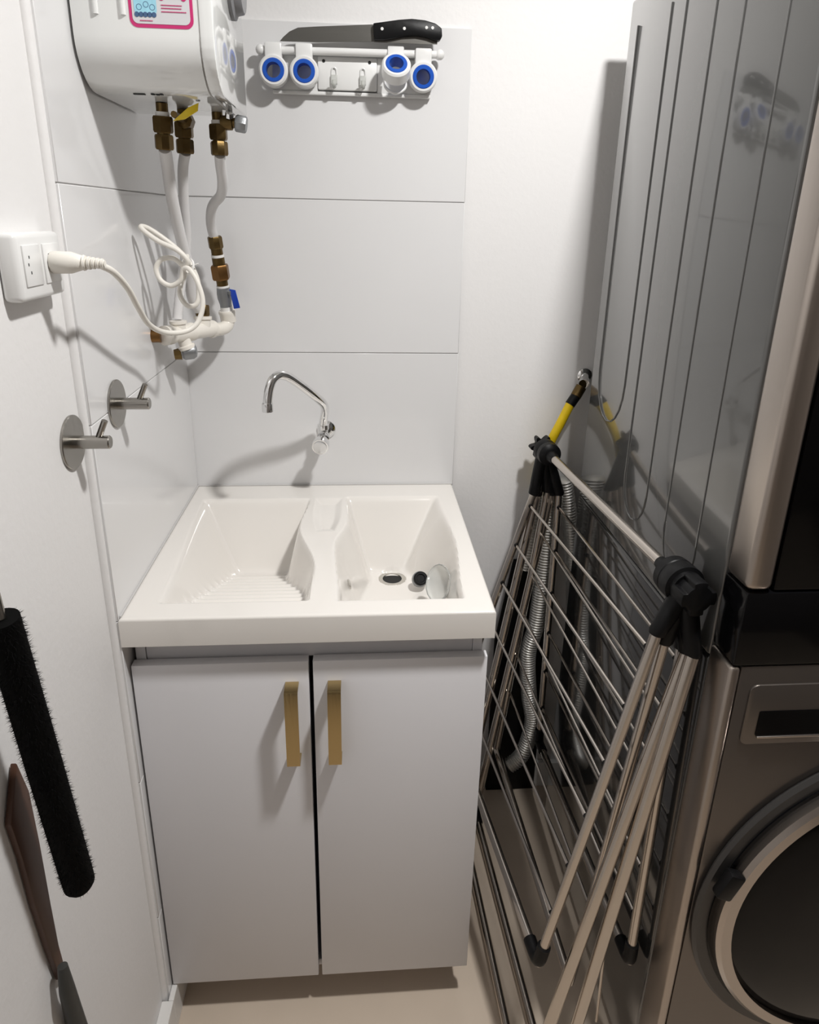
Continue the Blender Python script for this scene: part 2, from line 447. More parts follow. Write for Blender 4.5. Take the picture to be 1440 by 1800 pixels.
# side profile in y/z with generously rounded lower front
def heater_profile(inset=0, r=.062):
    pts = []
    for k in range(9):
        a = k / 8 * PI / 2
        pts.append((hy0 + inset + r - r * math.cos(a), hz0 + inset + r - r * math.sin(a)))
    pts += [(hy1 - inset, hz0 + inset), (hy1 - inset, hz1 - inset), (hy0 + inset, hz1 - inset)]
    return pts
hb = MB().prism([(hx0, y, z) for y, z in heater_profile()], (hx1 - .020 - hx0, 0, 0), 0)
obj('heater_body', hb, 'heater', t)
obj('side_cap', MB().prism([(hx1 - .0185, y, z) for y, z in heater_profile()], (.0185, 0, 0), .003), 'heater', t)
obj('seam_gasket', MB().prism([(hx1 - .0205, y, z) for y, z in heater_profile(.002)], (.0025, 0, 0)), 'grout', t)
for gx in (.036, .071):
    obj('moulded_rib', MB().tube([(gx, hy0 - .0003, 1.790), (gx, hy0 - .0003, 2.12)], .0035, 12), 'heater', t)
obj('thermostat_dial', MB().lathe((hx1 - .0005, -.295, 1.868), (1, 0, 0), [(0, .042), (.006, .042), (.009, .036), (.018, .034), (.020, .032)], 40), 'dial', t, label='grey round thermostat dial')
# sticker
def rrect(xa, xb, za, zb, r, y, n=5):
    P = []
    for cx_, cz_, a0 in ((xb - r, zb - r, 0), (xa + r, zb - r, 90), (xa + r, za + r, 180), (xb - r, za + r, 270)):
        for k in range(n + 1):
            a = math.radians(a0 + 90 * k / n); P.append((cx_ + r * math.cos(a), y, cz_ + r * math.sin(a)))
    return P
st = obj('sticker', MB().prism(rrect(.0785, .161, 1.7765, 1.888, .010, hy0 - .0001), (0, -.0004, 0)), 'pink', t, smooth=False, label='pink-edged information sticker')
obj('sticker_face', MB().prism(rrect(.0825, .157, 1.781, 1.884, .007, hy0 - .0006), (0, -.0003, 0)), 'label_grey', st, smooth=False)
cb = MB()
cb.prism(rrect(.0855, .1145, 1.791, 1.875, .006, hy0 - .001), (0, -.0002, 0))
obj('printed_picture', cb, 'cyan', st, smooth=False)
nb = MB()
for k in range(5):
    nb.lathe((.0885 + .0055 * k, hy0 - .00115, 1.7915), (0, -1, 0), [(0, .0032), (.0002, .0032)], 10)
for k, (px, pz) in enumerate(((.092, 1.80), (.101, 1.803), (.109, 1.80), (.096, 1.812), (.106, 1.813), (.090, 1.818))):
    nb.ring((px, hy0 - .00115, pz), (0, -1, 0), .0030, .0036, .0002, 14)
obj('printed_outline', nb, 'navy', st, smooth=False)
for px in (.1215, .150):
    obj('printed_dot', MB().lathe((px, hy0 - .001, 1.8115), (0, -1, 0), [(0, .0035), (.0003, .0035)], 14), 'pink', st, smooth=False)
ln = MB()
random.seed(3)
for zz, xa, xb, hh in ((1.8115, .127, .1445, .0022), (1.803, .1205, .1475, .0012), (1.7995, .1205, .146, .0012), (1.7955, .1205, .151, .0012), (1.7845, .092, .108, .0011)):
    x = xa
    while x < xb:
        w_ = random.uniform(.0008, .0016); ln.box((x, hy0 - .0014, zz - hh / 2), (x + w_, hy0 - .001, zz + hh / 2)); x += w_ + .0006
obj('printed_text', ln, 'pink', st, smooth=False)
# marks and screw on the underside
mk = MB()
for xa, xb, ya in ((.058, .074, -.40), (.083, .088, -.402), (.0895, .094, -.40), (.0955, .100, -.403)):
    mk.box((xa, ya, hz0 - .0006), (xb, ya + .006, hz0 + .0005))
obj('underside_marking', mk, 'dark', t, smooth=False)
obj('screw', MB().lathe((.140, -.36, hz0 + .0005), (0, 0, -1), [(0, .0035), (.002, .003)], 14), 'cap_grey', t)

# ------------------------------------------------------------------ water connections under the heater
def hexnut(mb, base, axis, L, r, seg=6):
    base = Vector(base); ax = Vector(axis).normalized()
    mb.lathe(base, ax, [(0, r * .9), (L * .12, r), (L * .88, r), (L, r * .9)], seg)
def hose(name, lab, fit_base, axis, path, rr=.0098, big=1.0, fit_mat='brass'):
    t = thing(name, fit_base, lab, 'pipe', 'white water hoses under the water heater')
    ax = Vector(axis).normalized(); b = Vector(fit_base)
    f = MB(); f.lathe(b, ax, [(0, .009), (.012, .009)], 20)
    obj('thread', f, 'brass', t)
    f = MB().lathe(b + ax * .012, ax, [(0, .0105), (.006, .0105)], 20); obj('tape_ring', f, 'tape', t)
    f = MB(); hexnut(f, b + ax * .018, ax, .024, .0155 * big); f.lathe(b + ax * .042, ax, [(0, .010), (.004, .010)], 20)
    obj('nut', f, fit_mat, t)
    f = MB(); hexnut(f, b + ax * .044, ax, .022, .0145 * big, 8); obj('nut', f, fit_mat, t)
    P = smooth_path([tuple(b + ax * .064)] + path, 8)
    obj('hose', MB().tube(P, rr, 18), 'hose_white', t)
    return t
hose('water_pipe', 'white water hose hanging from the leftmost brass nut of the heater', (.0775, -.325, 1.7045), (-.05, .1, -1),
     [(0.069, -0.29, 1.619), (0.064, -0.26, 1.572), (0.061, -0.21, 1.501), (0.062, -0.17, 1.444), (0.056, -0.145, 1.394), (0.063, -0.125, 1.365)])
hose('water_pipe', 'white water hose hanging from the middle brass valve with the yellow lever', (.094, -.262, 1.7045), (-.03, .05, -1),
     [(0.08, -0.235, 1.614), (0.07, -0.205, 1.559), (0.061, -0.175, 1.49), (0.044, -0.17, 1.418), (0.034, -0.18, 1.355)], rr=.0088)
f = MB().box((.082, -.278, 1.676), (.112, -.250, 1.698), .004)
tv = thing('valve_lever', (.098, -.29, 1.69), 'yellow lever handle on the middle brass valve under the heater', 'valve')
obj('valve_block', MB().lathe((.100, -.2625, 1.6865), (0, -1, 0), [(0, .013), (.024, .013), (.026, .006), (.086, .005)], 8), 'brass', tv)
obj('lever', MB().prism([(0.098, -0.35, 1.677), (0.122, -0.35, 1.696), (0.138, -0.35, 1.703), (0.136, -0.35, 1.692), (0.116, -0.35, 1.68)], (0, .003, 0), .0004), 'yellow_lever', tv)
t = hose('water_pipe', 'white water hose with an S bend hanging from the rightmost brass fitting', (.1445, -.24, 1.7045), (0, 0, -1),
     [(0.141, -0.22, 1.625), (0.137, -0.19, 1.599), (0.127, -0.16, 1.578), (0.109, -0.135, 1.564), (0.098, -0.115, 1.549), (0.091, -0.09, 1.525), (0.091, -0.072, 1.502)], rr=.0092)
t = thing('relief_valve', (.168, -.24, 1.69), 'silver safety valve sticking out right of the rightmost brass fitting', 'valve')
obj('valve_arm', MB().lathe((.150, -.2405, 1.689), (1, 0, .02), [(0, .0115), (.018, .0115), (.02, .008), (.026, .008)], 16), 'brass', t)
f = MB(); hexnut(f, (.174, -.2405, 1.6895), (1, 0, -.15), .018, .0135, 8)
obj('valve_cap', f, 'cap_grey', t)
obj('valve_screw', MB().lathe((.166, -.2505, 1.698), (.1, -.6, .6), [(0, .007), (.008, .006), (.009, .004)], 8), 'chrome', t)

# riser with the blue valve beside the corner
t = thing('shutoff_valve', (.099, -.05, 1.40), 'brass and steel shutoff valve with a blue lever on the pipe near the corner', 'valve')
a = Vector((0.092, -0.07, 1.503)); b = Vector((0.103, -0.05, 1.355)); dv = (b - a); L = dv.length; dv.normalize()
f = MB(); hexnut(f, a, dv, .024, .0145, 8); obj('nut', f, 'brass', t)
obj('thread', MB().lathe(a + dv * .024, dv, [(0, .0115), (.012, .0115)], 20), 'brass', t)
obj('tape_ring', MB().lathe(a + dv * .036, dv, [(0, .0128), (.005, .0128)], 20), 'tape', t)
obj('thread', MB().lathe(a + dv * .041, dv, [(0, .0125), (.015, .0125)], 20), 'brass', t)
f = MB(); hexnut(f, a + dv * .056, dv, .030, .0185, 6); obj('nut', f, 'brass_light', t)
obj('thread', MB().lathe(a + dv * .086, dv, [(0, .0115), (.012, .0115)], 20), 'brass', t)
obj('tape_ring', MB().lathe(a + dv * .098, dv, [(0, .0128), (.004, .0128)], 20), 'tape', t)
obj('valve_body', MB().lathe(a + dv * .102, dv, [(0, .013), (.012, .0145), (.022, .0145), (.034, .012), (.04, .012)], 20), 'cap_grey', t)
lv = a + dv * .112
obj('lever', MB().prism([lv + Vector((.014, -.014, .008)), lv + Vector((.026, -.014, .006)), lv + Vector((.0335, -.014, -.030)), lv + Vector((.021, -.014, -.032))], (0, .0035, 0), .0006), 'blue_metal', t)
obj('lever_stem', MB().cyl(lv + Vector((.008, -.004, 0)), lv + Vector((.018, -.0125, 0)), .005), 'cap_grey', t)
e0 = a + dv * .142
obj('tape_ring', MB().lathe(e0, dv, [(0, .0125), (.010, .0125)], 20), 'tape', t)

# manifold of white pvc fittings along the corner
t = thing('pipe_manifold', (.03, -.15, 1.31), 'cream plastic pipe manifold with brass ends low in the corner', 'pipe')
e1 = e0 + dv * .008
obj('elbow', MB().lathe(e1, dv, [(0, .0165), (.004, .0178), (.008, .0165), (.024, .0158)], 24).tube(smooth_path([tuple(e1 + dv * .02), (0.101, -0.055, 1.323), (0.092, -0.07, 1.319), (0.077, -0.09, 1.32)], 6), .0135, 20), 'pvc', t)
obj('coupling', MB().lathe(Vector((0.081, -0.085, 1.322)), Vector((-.55, -.8, .0)), [(0, .017), (.006, .0185), (.012, .017)], 24), 'pvc', t)
m0 = Vector((0.081, -0.09, 1.323)); m1 = Vector((0.021, -0.23, 1.331))
dm = (m1 - m0); Lm = dm.length; dm.normalize()
obj('tee', MB().lathe(m0, dm, [(0, .0145), (.02, .0155), (Lm * .45, .0155), (Lm * .47, .018), (Lm * .52, .018), (Lm * .55, .0155), (Lm * .85, .0155), (Lm * .88, .018), (Lm, .018)], 24), 'pvc', t)
s0 = m0 + dm * (Lm * .22)
obj('socket', MB().lathe(s0, (0, .1, 1), [(0, .0145), (.020, .0145), (.021, .0175), (.027, .0175)], 24), 'pvc', t)
f = MB(); hexnut(f, s0 + Vector((0, .0025, .027)), (0, .1, 1), .022, .014, 8); obj('nut', f, 'brass', t)
s1 = m0 + dm * (Lm * .72)
obj('socket', MB().lathe(s1, (0, .0, 1), [(0, .0135), (.018, .0135), (.019, .016), (.024, .016)], 24), 'pvc', t)
obj('end_nipple', MB().lathe(m1 + Vector((-.006, 0, .000)), (-1, -.1, .0), [(0, .0125), (.022, .0125)], 20), 'brass_light', t)
obj('drop_elbow', MB().lathe(s1 + Vector((.004, .01, -.010)), (.3, .05, -1), [(0, .012), (.014, .012), (.016, .016), (.022, .016)], 20), 'pvc', t)
obj('round_cap', MB().lathe(s1 + Vector((.000, .010, -.038)), (.9, .2, .1), [(0, .012), (.004, .0155), (.020, .0155), (.026, .012), (.028, .006)], 24), 'cap_grey', t, label='grey round cast cap')
obj('cap_nut', MB().lathe(s1 + Vector((-.014, .006, -.042)), (.9, .2, .1), [(0, .010), (.013, .012)], 8), 'brass', t)

# ------------------------------------------------------------------ outlet, plug and cord
t = thing('wall_outlet', (PX, -.65, 1.48), 'white surface-mounted double socket box on the left wall', 'outlet')
obj('socket_box', MB().box((PX, -.715, 1.447), (PX + .022, -.600, 1.521), .006, 3), 'white_plastic', t)
for yc in (-.632, -.682):
    mdl = obj('socket_module', MB().box((PX + .0215, yc - .021, 1.463), (PX + .0238, yc + .021, 1.508), .001), 'white_plastic', t)
    f = MB()
    for dy, dz_ in ((-.009, .008), (-.012, .0), (-.008, -.009)):
        f.box((PX + .0234, yc + dy - .0009, 1.487 + dz_ - .0016), (PX + .0241, yc + dy + .0009, 1.487 + dz_ + .0016))
    obj('pin_hole', f, 'dark', mdl, smooth=False)
t = thing('power_plug', (.012, -.640, 1.486), 'cream plug in the wall outlet with its cord looping to the heater pipes', 'plug')
pb = Vector((PX + .0242, -.634, 1.486))
def loft_box(secs):
    mb = MB(); rows = []
    for x, hy, hz in secs:
        rows.append([mb.bm.verts.new(pb + Vector((x, hy * math.cos(a) * (1 if abs(math.cos(a)) < .99 else 1), hz * math.sin(a)))) for a in [2 * PI * (k + .5) / 12 for k in range(12)]])
    for a, b in zip(rows, rows[1:]):
        for k in range(12): mb.bm.faces.new((a[k], a[(k + 1) % 12], b[(k + 1) % 12], b[k]))
    mb.bm.faces.new(rows[0][::-1]); mb.bm.faces.new(rows[-1]); return mb
obj('plug_head', loft_box([(0, .013, .0125), (.002, .0145, .0135), (.022, .0135, .0130), (.034, .009, .009), (.037, .007, .007)]), 'cord', t)
f = MB()
prof = [(0, .007)]
for k in range(5):
    r0 = .0085 - .0007 * k
    prof += [(.0005 + k * .005, r0 * 1.12 if k == 0 else r0), (.003 + k * .005, r0), (.0032 + k * .005, r0 * .72), (.0048 + k * .005, r0 * .72)]
f.lathe(pb + Vector((.036, 0, 0)), (1, 0.03, -.02), prof, 16)
obj('strain_relief', f, 'cord', t)
cp = [tuple(pb + Vector((.058, .001, 0))), (0.062, -0.62, 1.483), (0.067, -0.59, 1.472), (0.066, -0.54, 1.447), (0.061, -0.49, 1.416), (0.056, -0.43, 1.382), (0.062, -0.37, 1.36), (0.085, -0.335, 1.356),
      (0.104, -0.32, 1.369), (0.113, -0.31, 1.401), (0.106, -0.305, 1.434), (0.093, -0.3, 1.455), (0.082, -0.295, 1.455), (0.075, -0.292, 1.437), (0.057, -0.29, 1.427), (0.04, -0.288, 1.436), (0.034, -0.286, 1.455), (0.044, -0.285, 1.47),
      (0.064, -0.285, 1.472), (0.08, -0.288, 1.461), (0.09, -0.294, 1.468), (0.075, -0.298, 1.486), (0.046, -0.3, 1.5), (0.023, -0.3, 1.517), (0.02, -0.296, 1.523), (0.032, -0.285, 1.517), (0.063, -0.275, 1.492), (0.086, -0.277, 1.468),
      (0.099, -0.277, 1.438), (0.1, -0.278, 1.411), (0.094, -0.28, 1.394), (0.079, -0.28, 1.393), (0.068, -0.277, 1.409), (0.069, -0.27, 1.427), (0.077, -0.25, 1.455), (0.058, -0.162, 1.49), (0.062, -0.172, 1.569), (0.074, -0.205, 1.634), (0.086, -0.225, 1.712)]
obj('cord', MB().tube(smooth_path(cp, 7), .0043, 12), 'cord', t)
obj('cable_tie', MB().ring(Vector((0.085, -0.275, 1.46)) - Vector((0, .012, 0)), (.5, .8, -.3), .0135, .0148, .004, 20).tube([(0.09, -0.285, 1.459), (0.105, -0.285, 1.464)], .0012, 6), 'tape', t)

# ------------------------------------------------------------------ broom holder with clamps, and knife
t = thing('broom_holder', (.365, 0, 1.80), 'white wall-mounted broom holder rail with four blue-lined ring clamps', 'broom holder')
obj('top_rod', MB().cyl((.193, -.024, 1.843), (.537, -.024, 1.846), .0068, seg=20).sphere((.1935, -.024, 1.843), .0095).sphere((.5365, -.024, 1.846), .0095), 'white_plastic', t)
obj('back_plate', MB().box((.300, -.014, 1.780), (.416, -.0005, 1.838), .003), 'white_plastic', t)
obj('rail', MB().box((.212, -.012, 1.771), (.522, -.0005, 1.7775), .0015).box((.212, -.010, 1.7775), (.300, -.0005, 1.838), .0015).box((.416, -.010, 1.7775), (.522, -.0005, 1.838), .0015), 'white_plastic', t)
for x in (.312, .401):
    obj('screw', MB().lathe((x, -.0138, 1.830), (0, -1, 0), [(0, .0032), (.001, .0028)], 14), 'dark', t)
for x in (.332, .388):
    f = MB().box((x - .006, -.020, 1.790), (x + .006, -.0138, 1.806), .001).tube(smooth_path([(x, -.018, 1.792), (x, -.024, 1.785), (x, -.030, 1.787), (x, -.032, 1.795)]), .0042, 10)
    obj('small_hook', f, 'clear_hook', t, label='small frosted plastic hook')
    obj('hook_arch', MB().tube(smooth_path([(x - .005, -.0145, 1.806), (x - .004, -.0155, 1.816), (x, -.016, 1.819), (x + .004, -.0155, 1.816), (x + .005, -.0145, 1.806)]), .0015, 8), 'white_plastic', t)
for i, (x, tilt, zc) in enumerate(((.218, 0, 1.807), (.276, 0, 1.806), (.451, -32, 1.815), (.5045, 6, 1.804))):
    mt = Matrix.Translation((x, -.026, 1.844)) @ Matrix.Rotation(math.radians(tilt), 4, 'X') @ Matrix.Translation((-x, .026, -1.844))
    z = 1.806
    f = MB().box((x - .016, -.036, 1.822), (x + .016, -.012, 1.855), .003)
    f.ring((x, -.044, z), (0, 1, 0), .0208, .0275, .028, 40, .003)
    bmesh.ops.transform(f.bm, matrix=mt, verts=f.bm.verts)
    c = obj('clamp', f, 'white_plastic', t)
    f = MB().ring((x, -.0452, z), (0, 1, 0), .0136, .0215, .024, 36, .002)
    bmesh.ops.transform(f.bm, matrix=mt, verts=f.bm.verts)
    obj('clamp_lining', f, 'blue', c, label='blue rubber lining')
f = MB().tube(smooth_path([(.430, -.024, 1.800), (.433, -.030, 1.784), (.451, -.034, 1.775), (.469, -.030, 1.784), (.472, -.024, 1.800)]), .0028, 10)
obj('loop', f, 'white_plastic', t)

t = thing('kitchen_knife', (.38, -.034, 1.855), 'large kitchen knife with a black riveted handle lying on top of the broom holder', 'knife')
ky = -.036
blade = [(.2315, 1.8565), (.238, 1.8635), (.250, 1.873), (.266, 1.880), (.30, 1.883), (.407, 1.8905), (.409, 1.862), (.30, 1.857)]
obj('blade', MB().prism([(x, ky + .002, z) for x, z in blade], (0, .0018, 0)), 'blade', t, smooth=False)
hand = [(.407, 1.8905), (.43, 1.894), (.455, 1.898), (.48, 1.9005), (.505, 1.899), (.525, 1.8945), (.537, 1.887), (.5385, 1.873), (.534, 1.8665), (.524, 1.8665), (.510, 1.8705), (.49, 1.873), (.465, 1.871), (.445, 1.8665), (.430, 1.864), (.409, 1.863)]
obj('handle', MB().prism([(x, ky - .008, z) for x, z in hand], (0, .018, 0), .0022), 'black', t, label='black handle')
f = MB().prism([(.409, ky, 1.8645), (.445, ky, 1.8675), (.49, ky, 1.8735), (.530, ky, 1.868), (.530, ky, 1.861), (.44, ky, 1.8605), (.409, ky, 1.861)], (0, .0018, 0))
obj('tang', f, 'blade', t, smooth=False)
for x, z in ((.424, 1.8815), (.466, 1.8835), (.508, 1.8865), (.5195, 1.8865)):
    obj('rivet', MB().lathe((x, ky - .0078, z), (0, -1, 0), [(0, .0030), (.0012, .0027)], 14), 'white_plastic', t)

# ------------------------------------------------------------------ dryer and washer tower
MX = .88; MX1 = 1.56; YB = -.10; YFs = -.705; YF = -.765
t = thing('stacked_dryer', (1.2, -.43, 1.10), 'dark grey dryer stacked on top of the washing machine', 'dryer')
dz0, dz1 = 1.092, 1.93
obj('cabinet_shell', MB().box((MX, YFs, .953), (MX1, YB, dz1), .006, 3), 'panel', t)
def bead(points, r=.0016):
    return MB().tube(smooth_path(points, 6), r, 8)
def stadium(ya, yb, zb, zt=1.88):
    rr = abs(ya - yb) / 2; yc = (ya + yb) / 2; pts = [(MX - .0003, ya, zt), (MX - .0003, ya, (zt + zb) / 2), (MX - .0003, ya, zb + rr * 1.3)]
    for k in range(1, 10):
        a = PI * k / 10; pts.append((MX - .0003, yc + (ya - yc) * math.cos(a), zb + rr * 1.3 - rr * 1.3 * math.sin(a)))
    pts += [(MX - .0003, yb, zb + rr * 1.3), (MX - .0003, yb, (zt + zb) / 2), (MX - .0003, yb, zt)]
    return MB().tube(pts, .0016, 8)
obj('pressed_rib', stadium(-.145, -.285, 1.163), 'panel', t)
obj('pressed_rib', stadium(-.340, -.440, 1.026), 'panel', t)
obj('pressed_rib', stadium(-.520, -.625, 1.0), 'panel', t)
# front frame with rounded stainless corner, dark front
obj('corner_trim', MB().box((MX - .001, YF, dz0 + .001), (MX + .035, YFs - .0015, dz1 - .001), .011, 4), 'stainless', t, label='bright stainless corner strip')
obj('front_panel', MB().box((MX + .036, YF + .003, dz0 + .001), (MX1, YFs - .0015, dz1 - .001), .004), 'glass_black', t, label='black glass front')
dc = Vector((1.22, YF + .003, 1.52))
dd = obj('door', MB().ring(dc + Vector((0, -.03, 0)), (0, 1, 0), .20, .255, .03, 64, .008), 'glass_black', t)
obj('door_glass', MB().lathe(dc + Vector((0, -.001, 0)), (0, -1, 0), [(0, .199), (.012, .199), (.022, .15), (.026, .02)], 56), 'glass_black', dd)

t = thing('washing_machine', (1.2, -.43, 0), 'grey front-loading washing machine with a round dark door beside the drying rack', 'washing machine')
wz1 = .978
obj('cabinet_shell', MB().box((MX, YFs, .012), (MX1, YB, .951), .006, 3), 'panel_dark_reflection', t)
for yy, zz in ((-.16, .0), (-.66, .0)):
    for xx in (MX + .06, MX1 - .06):
        obj('foot', MB().lathe((xx, yy, .0005), (0, 0, 1), [(0, .022), (.0125, .02)], 16), 'black', t)
ws = MB().box((MX - .001, YF, .02), (MX + .014, YFs - .0015, wz1 - .001), .006, 3)
obj('corner_trim', ws, 'stainless', t, label='bright stainless corner strip')
obj('front_panel', MB().box((MX + .0145, YF + .002, .02), (MX1, YFs - .0015, wz1 - .001), .003), 'front', t, label='brown-grey metal front')
obj('drawer', MB().prism(rrect(MX + .032, MX + .36, .848, .948, .012, YF + .0025), (0, -.0035, 0), .0008), 'front', t, label='detergent drawer front')
obj('drawer_grip', MB().prism(rrect(MX + .052, MX + .34, .863, .905, .003, YF - .0005), (0, -.0015, 0)), 'glass_black', t, label='black recessed drawer grip')
obj('grip_edge', MB().box((MX + .054, YF - .0045, .8605), (MX + .34, YF - .0012, .8635), .0006), 'door_ring', t)
wc = Vector((1.207, YF + .001, .53))
wr = obj('door_surround', MB().ring(wc + Vector((0, -.012, 0)), (0, 1, 0), .282, .312, .012, 96, .005), 'dark_ring', t, label='dark recessed ring round the door')
obj('door_gap', MB().ring(wc + Vector((0, -.0145, 0)), (0, 1, 0), .281, .290, .012, 96), 'glass_black', t)
dd = obj('door', MB().ring(wc + Vector((0, -.034, 0)), (0, 1, 0), .262, .284, .033, 96, .006), 'door_ring', t, label='satin metal door ring')
obj('door_glass', MB().lathe(wc + Vector((0, -.004, 0)), (0, -1, 0), [(0, .2615), (.020, .2615), (.028, .24), (.034, .12), (.036, .01)], 80), 'glass_black', dd)
hd = MB()
for a0, a1, rr in ((171, 166, .30),):
    pass
ang = math.radians(164)
hc = wc + Vector((.292 * math.cos(ang), -.030, .292 * math.sin(ang)))
f = MB().box((-.013, -.006, -.024), (.013, .012, .024), .004)
bmesh.ops.transform(f.bm, matrix=Matrix.Translation(hc) @ Matrix.Rotation(math.radians(-18 + 40), 4, 'Y'), verts=f.bm.verts)
obj('door_latch', f, 'black', dd, label='black door latch')

t = thing('control_panel', (1.2, -.735, .98), 'black glossy control band between the washing machine and the dryer', 'control panel')
obj('band_glass', MB().box((MX + .001, YF + .001, .9785), (MX1, YFs - .001, 1.0915), .004), 'glass_black', t)
obj('display_window', MB().prism(rrect(1.06, 1.38, 1.005, 1.065, .006, YF + .0015), (0, -.001, 0)), 'dark_ring', t)

# ------------------------------------------------------------------ folded drying rack
rk = thing('drying_rack', (.75, -.4, 0), 'folded steel clothes drying rack with black hubs leaning beside the washing machine', 'drying rack')
F = Vector((.800, -.067, 1.050)); N = Vector((.843, -.680, 1.053))
db = (N - F).normalized()
obj('top_bar', MB().tube([F + db * .01, N - db * .01], .0095, 20), 'rack', rk)
def hub(c, out, k_=1.0):
    """black hub: collar on the bar, star knob on the outside, sleeves added by tubes"""
    h = MB().lathe(c - out * .048, out, [(0, .0125), (.003, .019 * k_), (.008, .0255 * k_), (.022, .0265 * k_), (.0235, .0255 * k_), (.025, .0265 * k_), (.046, .0265 * k_), (.048, .022 * k_), (.056, .022 * k_)], 32)
    h.lathe(c - out * .073, out, [(0, .0105), (.012, .0125), (.03, .0135)], 20)
    o = obj('hub', h, 'black', rk, label='black plastic hub')
    if k_ > 1:
        kn = MB()
        u, v = frame(out); pts = []
        for i in range(64):
            a = 2 * PI * i / 64; r = .0265 if math.cos(4 * a) > -.35 else .0205
            pts.append(c + out * .006 + (u * math.cos(a) + v * math.sin(a)) * r)
        kn.prism(pts, out * .030, .0012)
        obj('grip_knob', kn, 'black', o)
        return o
    k = MB()
    # six lobed star knob
    u, v = frame(out); pts = []
    for i in range(48):
        a = 2 * PI * i / 48; r = .0225 + .0065 * math.cos(6 * a)
        pts.append(c + out * .010 + (u * math.cos(a) + v * math.sin(a)) * r)
    k.prism(pts, out * .018)
    obj('star_knob', k, 'black', o)
    return o
hF = hub(F, -db); hN = hub(N, db, 1.14)
def leg_tube(top, a, b, r=.0085, part='leg', sleeve=.075, hubobj=None):
    """tube from a to b with a black sleeve reaching up to the hub"""
    a = Vector(a); b = Vector(b); top = Vector(top)
    o = obj(part, MB().tube([a, b], r, 16), 'rack', rk)
    dv = (b - a).normalized()
    s_ = MB().tube([top, top.lerp(a, .55), a, a + dv * .002], [.016, .0145, .0125, .0115], 14)
    obj('sleeve', s_, 'black', hubobj)
    return o
def corner_piece(p, d1, d2):
    p = Vector(p); d1 = Vector(d1).normalized(); d2 = Vector(d2).normalized()
    f = MB().tube(smooth_path([p + d1 * .042, p + d1 * .014, p + (d1 + d2) * .004, p + d2 * .014, p + d2 * .042], 5), .0118, 14)
    return obj('corner_cap', f, 'black', rk, label='black corner cap')
def wing(Fa, Na, G, D, nrods, s0=.045, rodr=.0033, r=.0085):
    Fa, Na, G, D = map(Vector, (Fa, Na, G, D))
    leg_tube(F, Fa, G, r, 'wing_tube', hubobj=hF)
    leg_tube(N, Na, D, r, 'wing_tube', hubobj=hN)
    obj('wing_tube', MB().tube([G, D], r, 16), 'rack', rk)
    corner_piece(D, Na - D, G - D); corner_piece(G, Fa - G, D - G)
    for k in range(nrods):
        s = s0 + (1 - s0) * k / nrods
        p = Fa.lerp(G, s); q = Na.lerp(D, s)
        obj('rod', MB().tube([p, q], rodr, 8), 'rack', rk)
        dd_ = (q - p).normalized()
        for e, sg in ((p, 1), (q, -1)):
            obj('rod_grommet', MB().tube([e + dd_ * sg * .006, e + dd_ * sg * .0125], .0052, 8), 'black', rk)
wing((.782, -.075, .944), (.806, -.690, .985), (.612, -.085, .318), (.690, -.682, .302), 6)
wing((.843, -.072, .943), (.860, -.668, .945), (.858, -.062, .215), (.858, -.680, .290), 6)
# inner support frame (leans between the wings)
leg_tube(N, (.8255, -.678, .962), (.769, -.645, .19), .0085, 'wing_tube', hubobj=hN)
leg_tube(F, (.815, -.072, .950), (.742, -.070, .20), .0085, 'wing_tube', hubobj=hF)
obj('wing_tube', MB().tube([(.742, -.070, .20), (.769, -.645, .19)], .0085, 16), 'rack', rk)
for k in range(5):
    s = .14 + .15 * k
    obj('rod', MB().tube([Vector((.815, -.072, .950)).lerp(Vector((.742, -.070, .20)), s), Vector((.8255, -.678, .962)).lerp(Vector((.769, -.645, .19)), s)], .0029, 8), 'rack', rk)
# two leg frames that reach the floor
def leg_frame(Fa, Na, Gf, Df):
    leg_tube(F, Fa, Gf, .0098, 'leg', hubobj=hF); leg_tube(N, Na, Df, .0105, 'leg', hubobj=hN)
    Gf = Vector(Gf); Df = Vector(Df)
    obj('floor_bar', MB().tube([Gf, Df], .0090, 16), 'rack', rk)
    corner_piece(Gf + Vector((0, 0, .001)), Vector(Fa) - Gf, Df - Gf); corner_piece(Df + Vector((0, 0, .001)), Vector(Na) - Df, Gf - Df)
leg_frame((.792, -.068, .940), (.856, -.690, .952), (.648, -.10, .0135), (.672, -.728, .0135))
leg_frame((.826, -.066, .940), (.857, -.705, .958), (.690, -.09, .0135), (.727, -.735, .0135))
obj('brace_wire', MB().tube([(0.817, -0.66, 0.391), (0.809, -0.69, 0.15)], .0025, 8), 'rack', rk)

# ------------------------------------------------------------------ hoses behind the rack
def corrugated(path, r, pitch=.0075, amp=.16, seg=16):
    P = resample(smooth_path(path, 10), pitch / 2)
    return MB().tube(P, [r * (1 + (amp if i % 2 else -amp)) for i in range(len(P))], seg)
bp_ = thing('standin_board', (.80, -.01, 0), 'flat black board standing in for an unclear dark shape behind the drying rack', 'board')  # flat board put in for an unclear dark shape at the back wall
obj('board_panel', MB().prism([(.735, -.0055, .001), (.732, -.0055, .50), (.765, -.0055, .735), (.872, -.0055, .735), (.872, -.0055, .001)], (0, -.006, 0), .001), 'rubber', bp_)
obj('board_rim', MB().tube([(.735, -.0085, .01), (.732, -.0085, .50), (.765, -.0085, .737), (.872, -.0085, .737)], .0028, 8), 'black', bp_)
def duct(path, r, lab):
    o = obj('metal_hose', corrugated(path, r), 'alu')
    o['label'] = lab; o['category'] = 'hose'; o['group'] = 'corrugated metal hoses behind the drying rack'
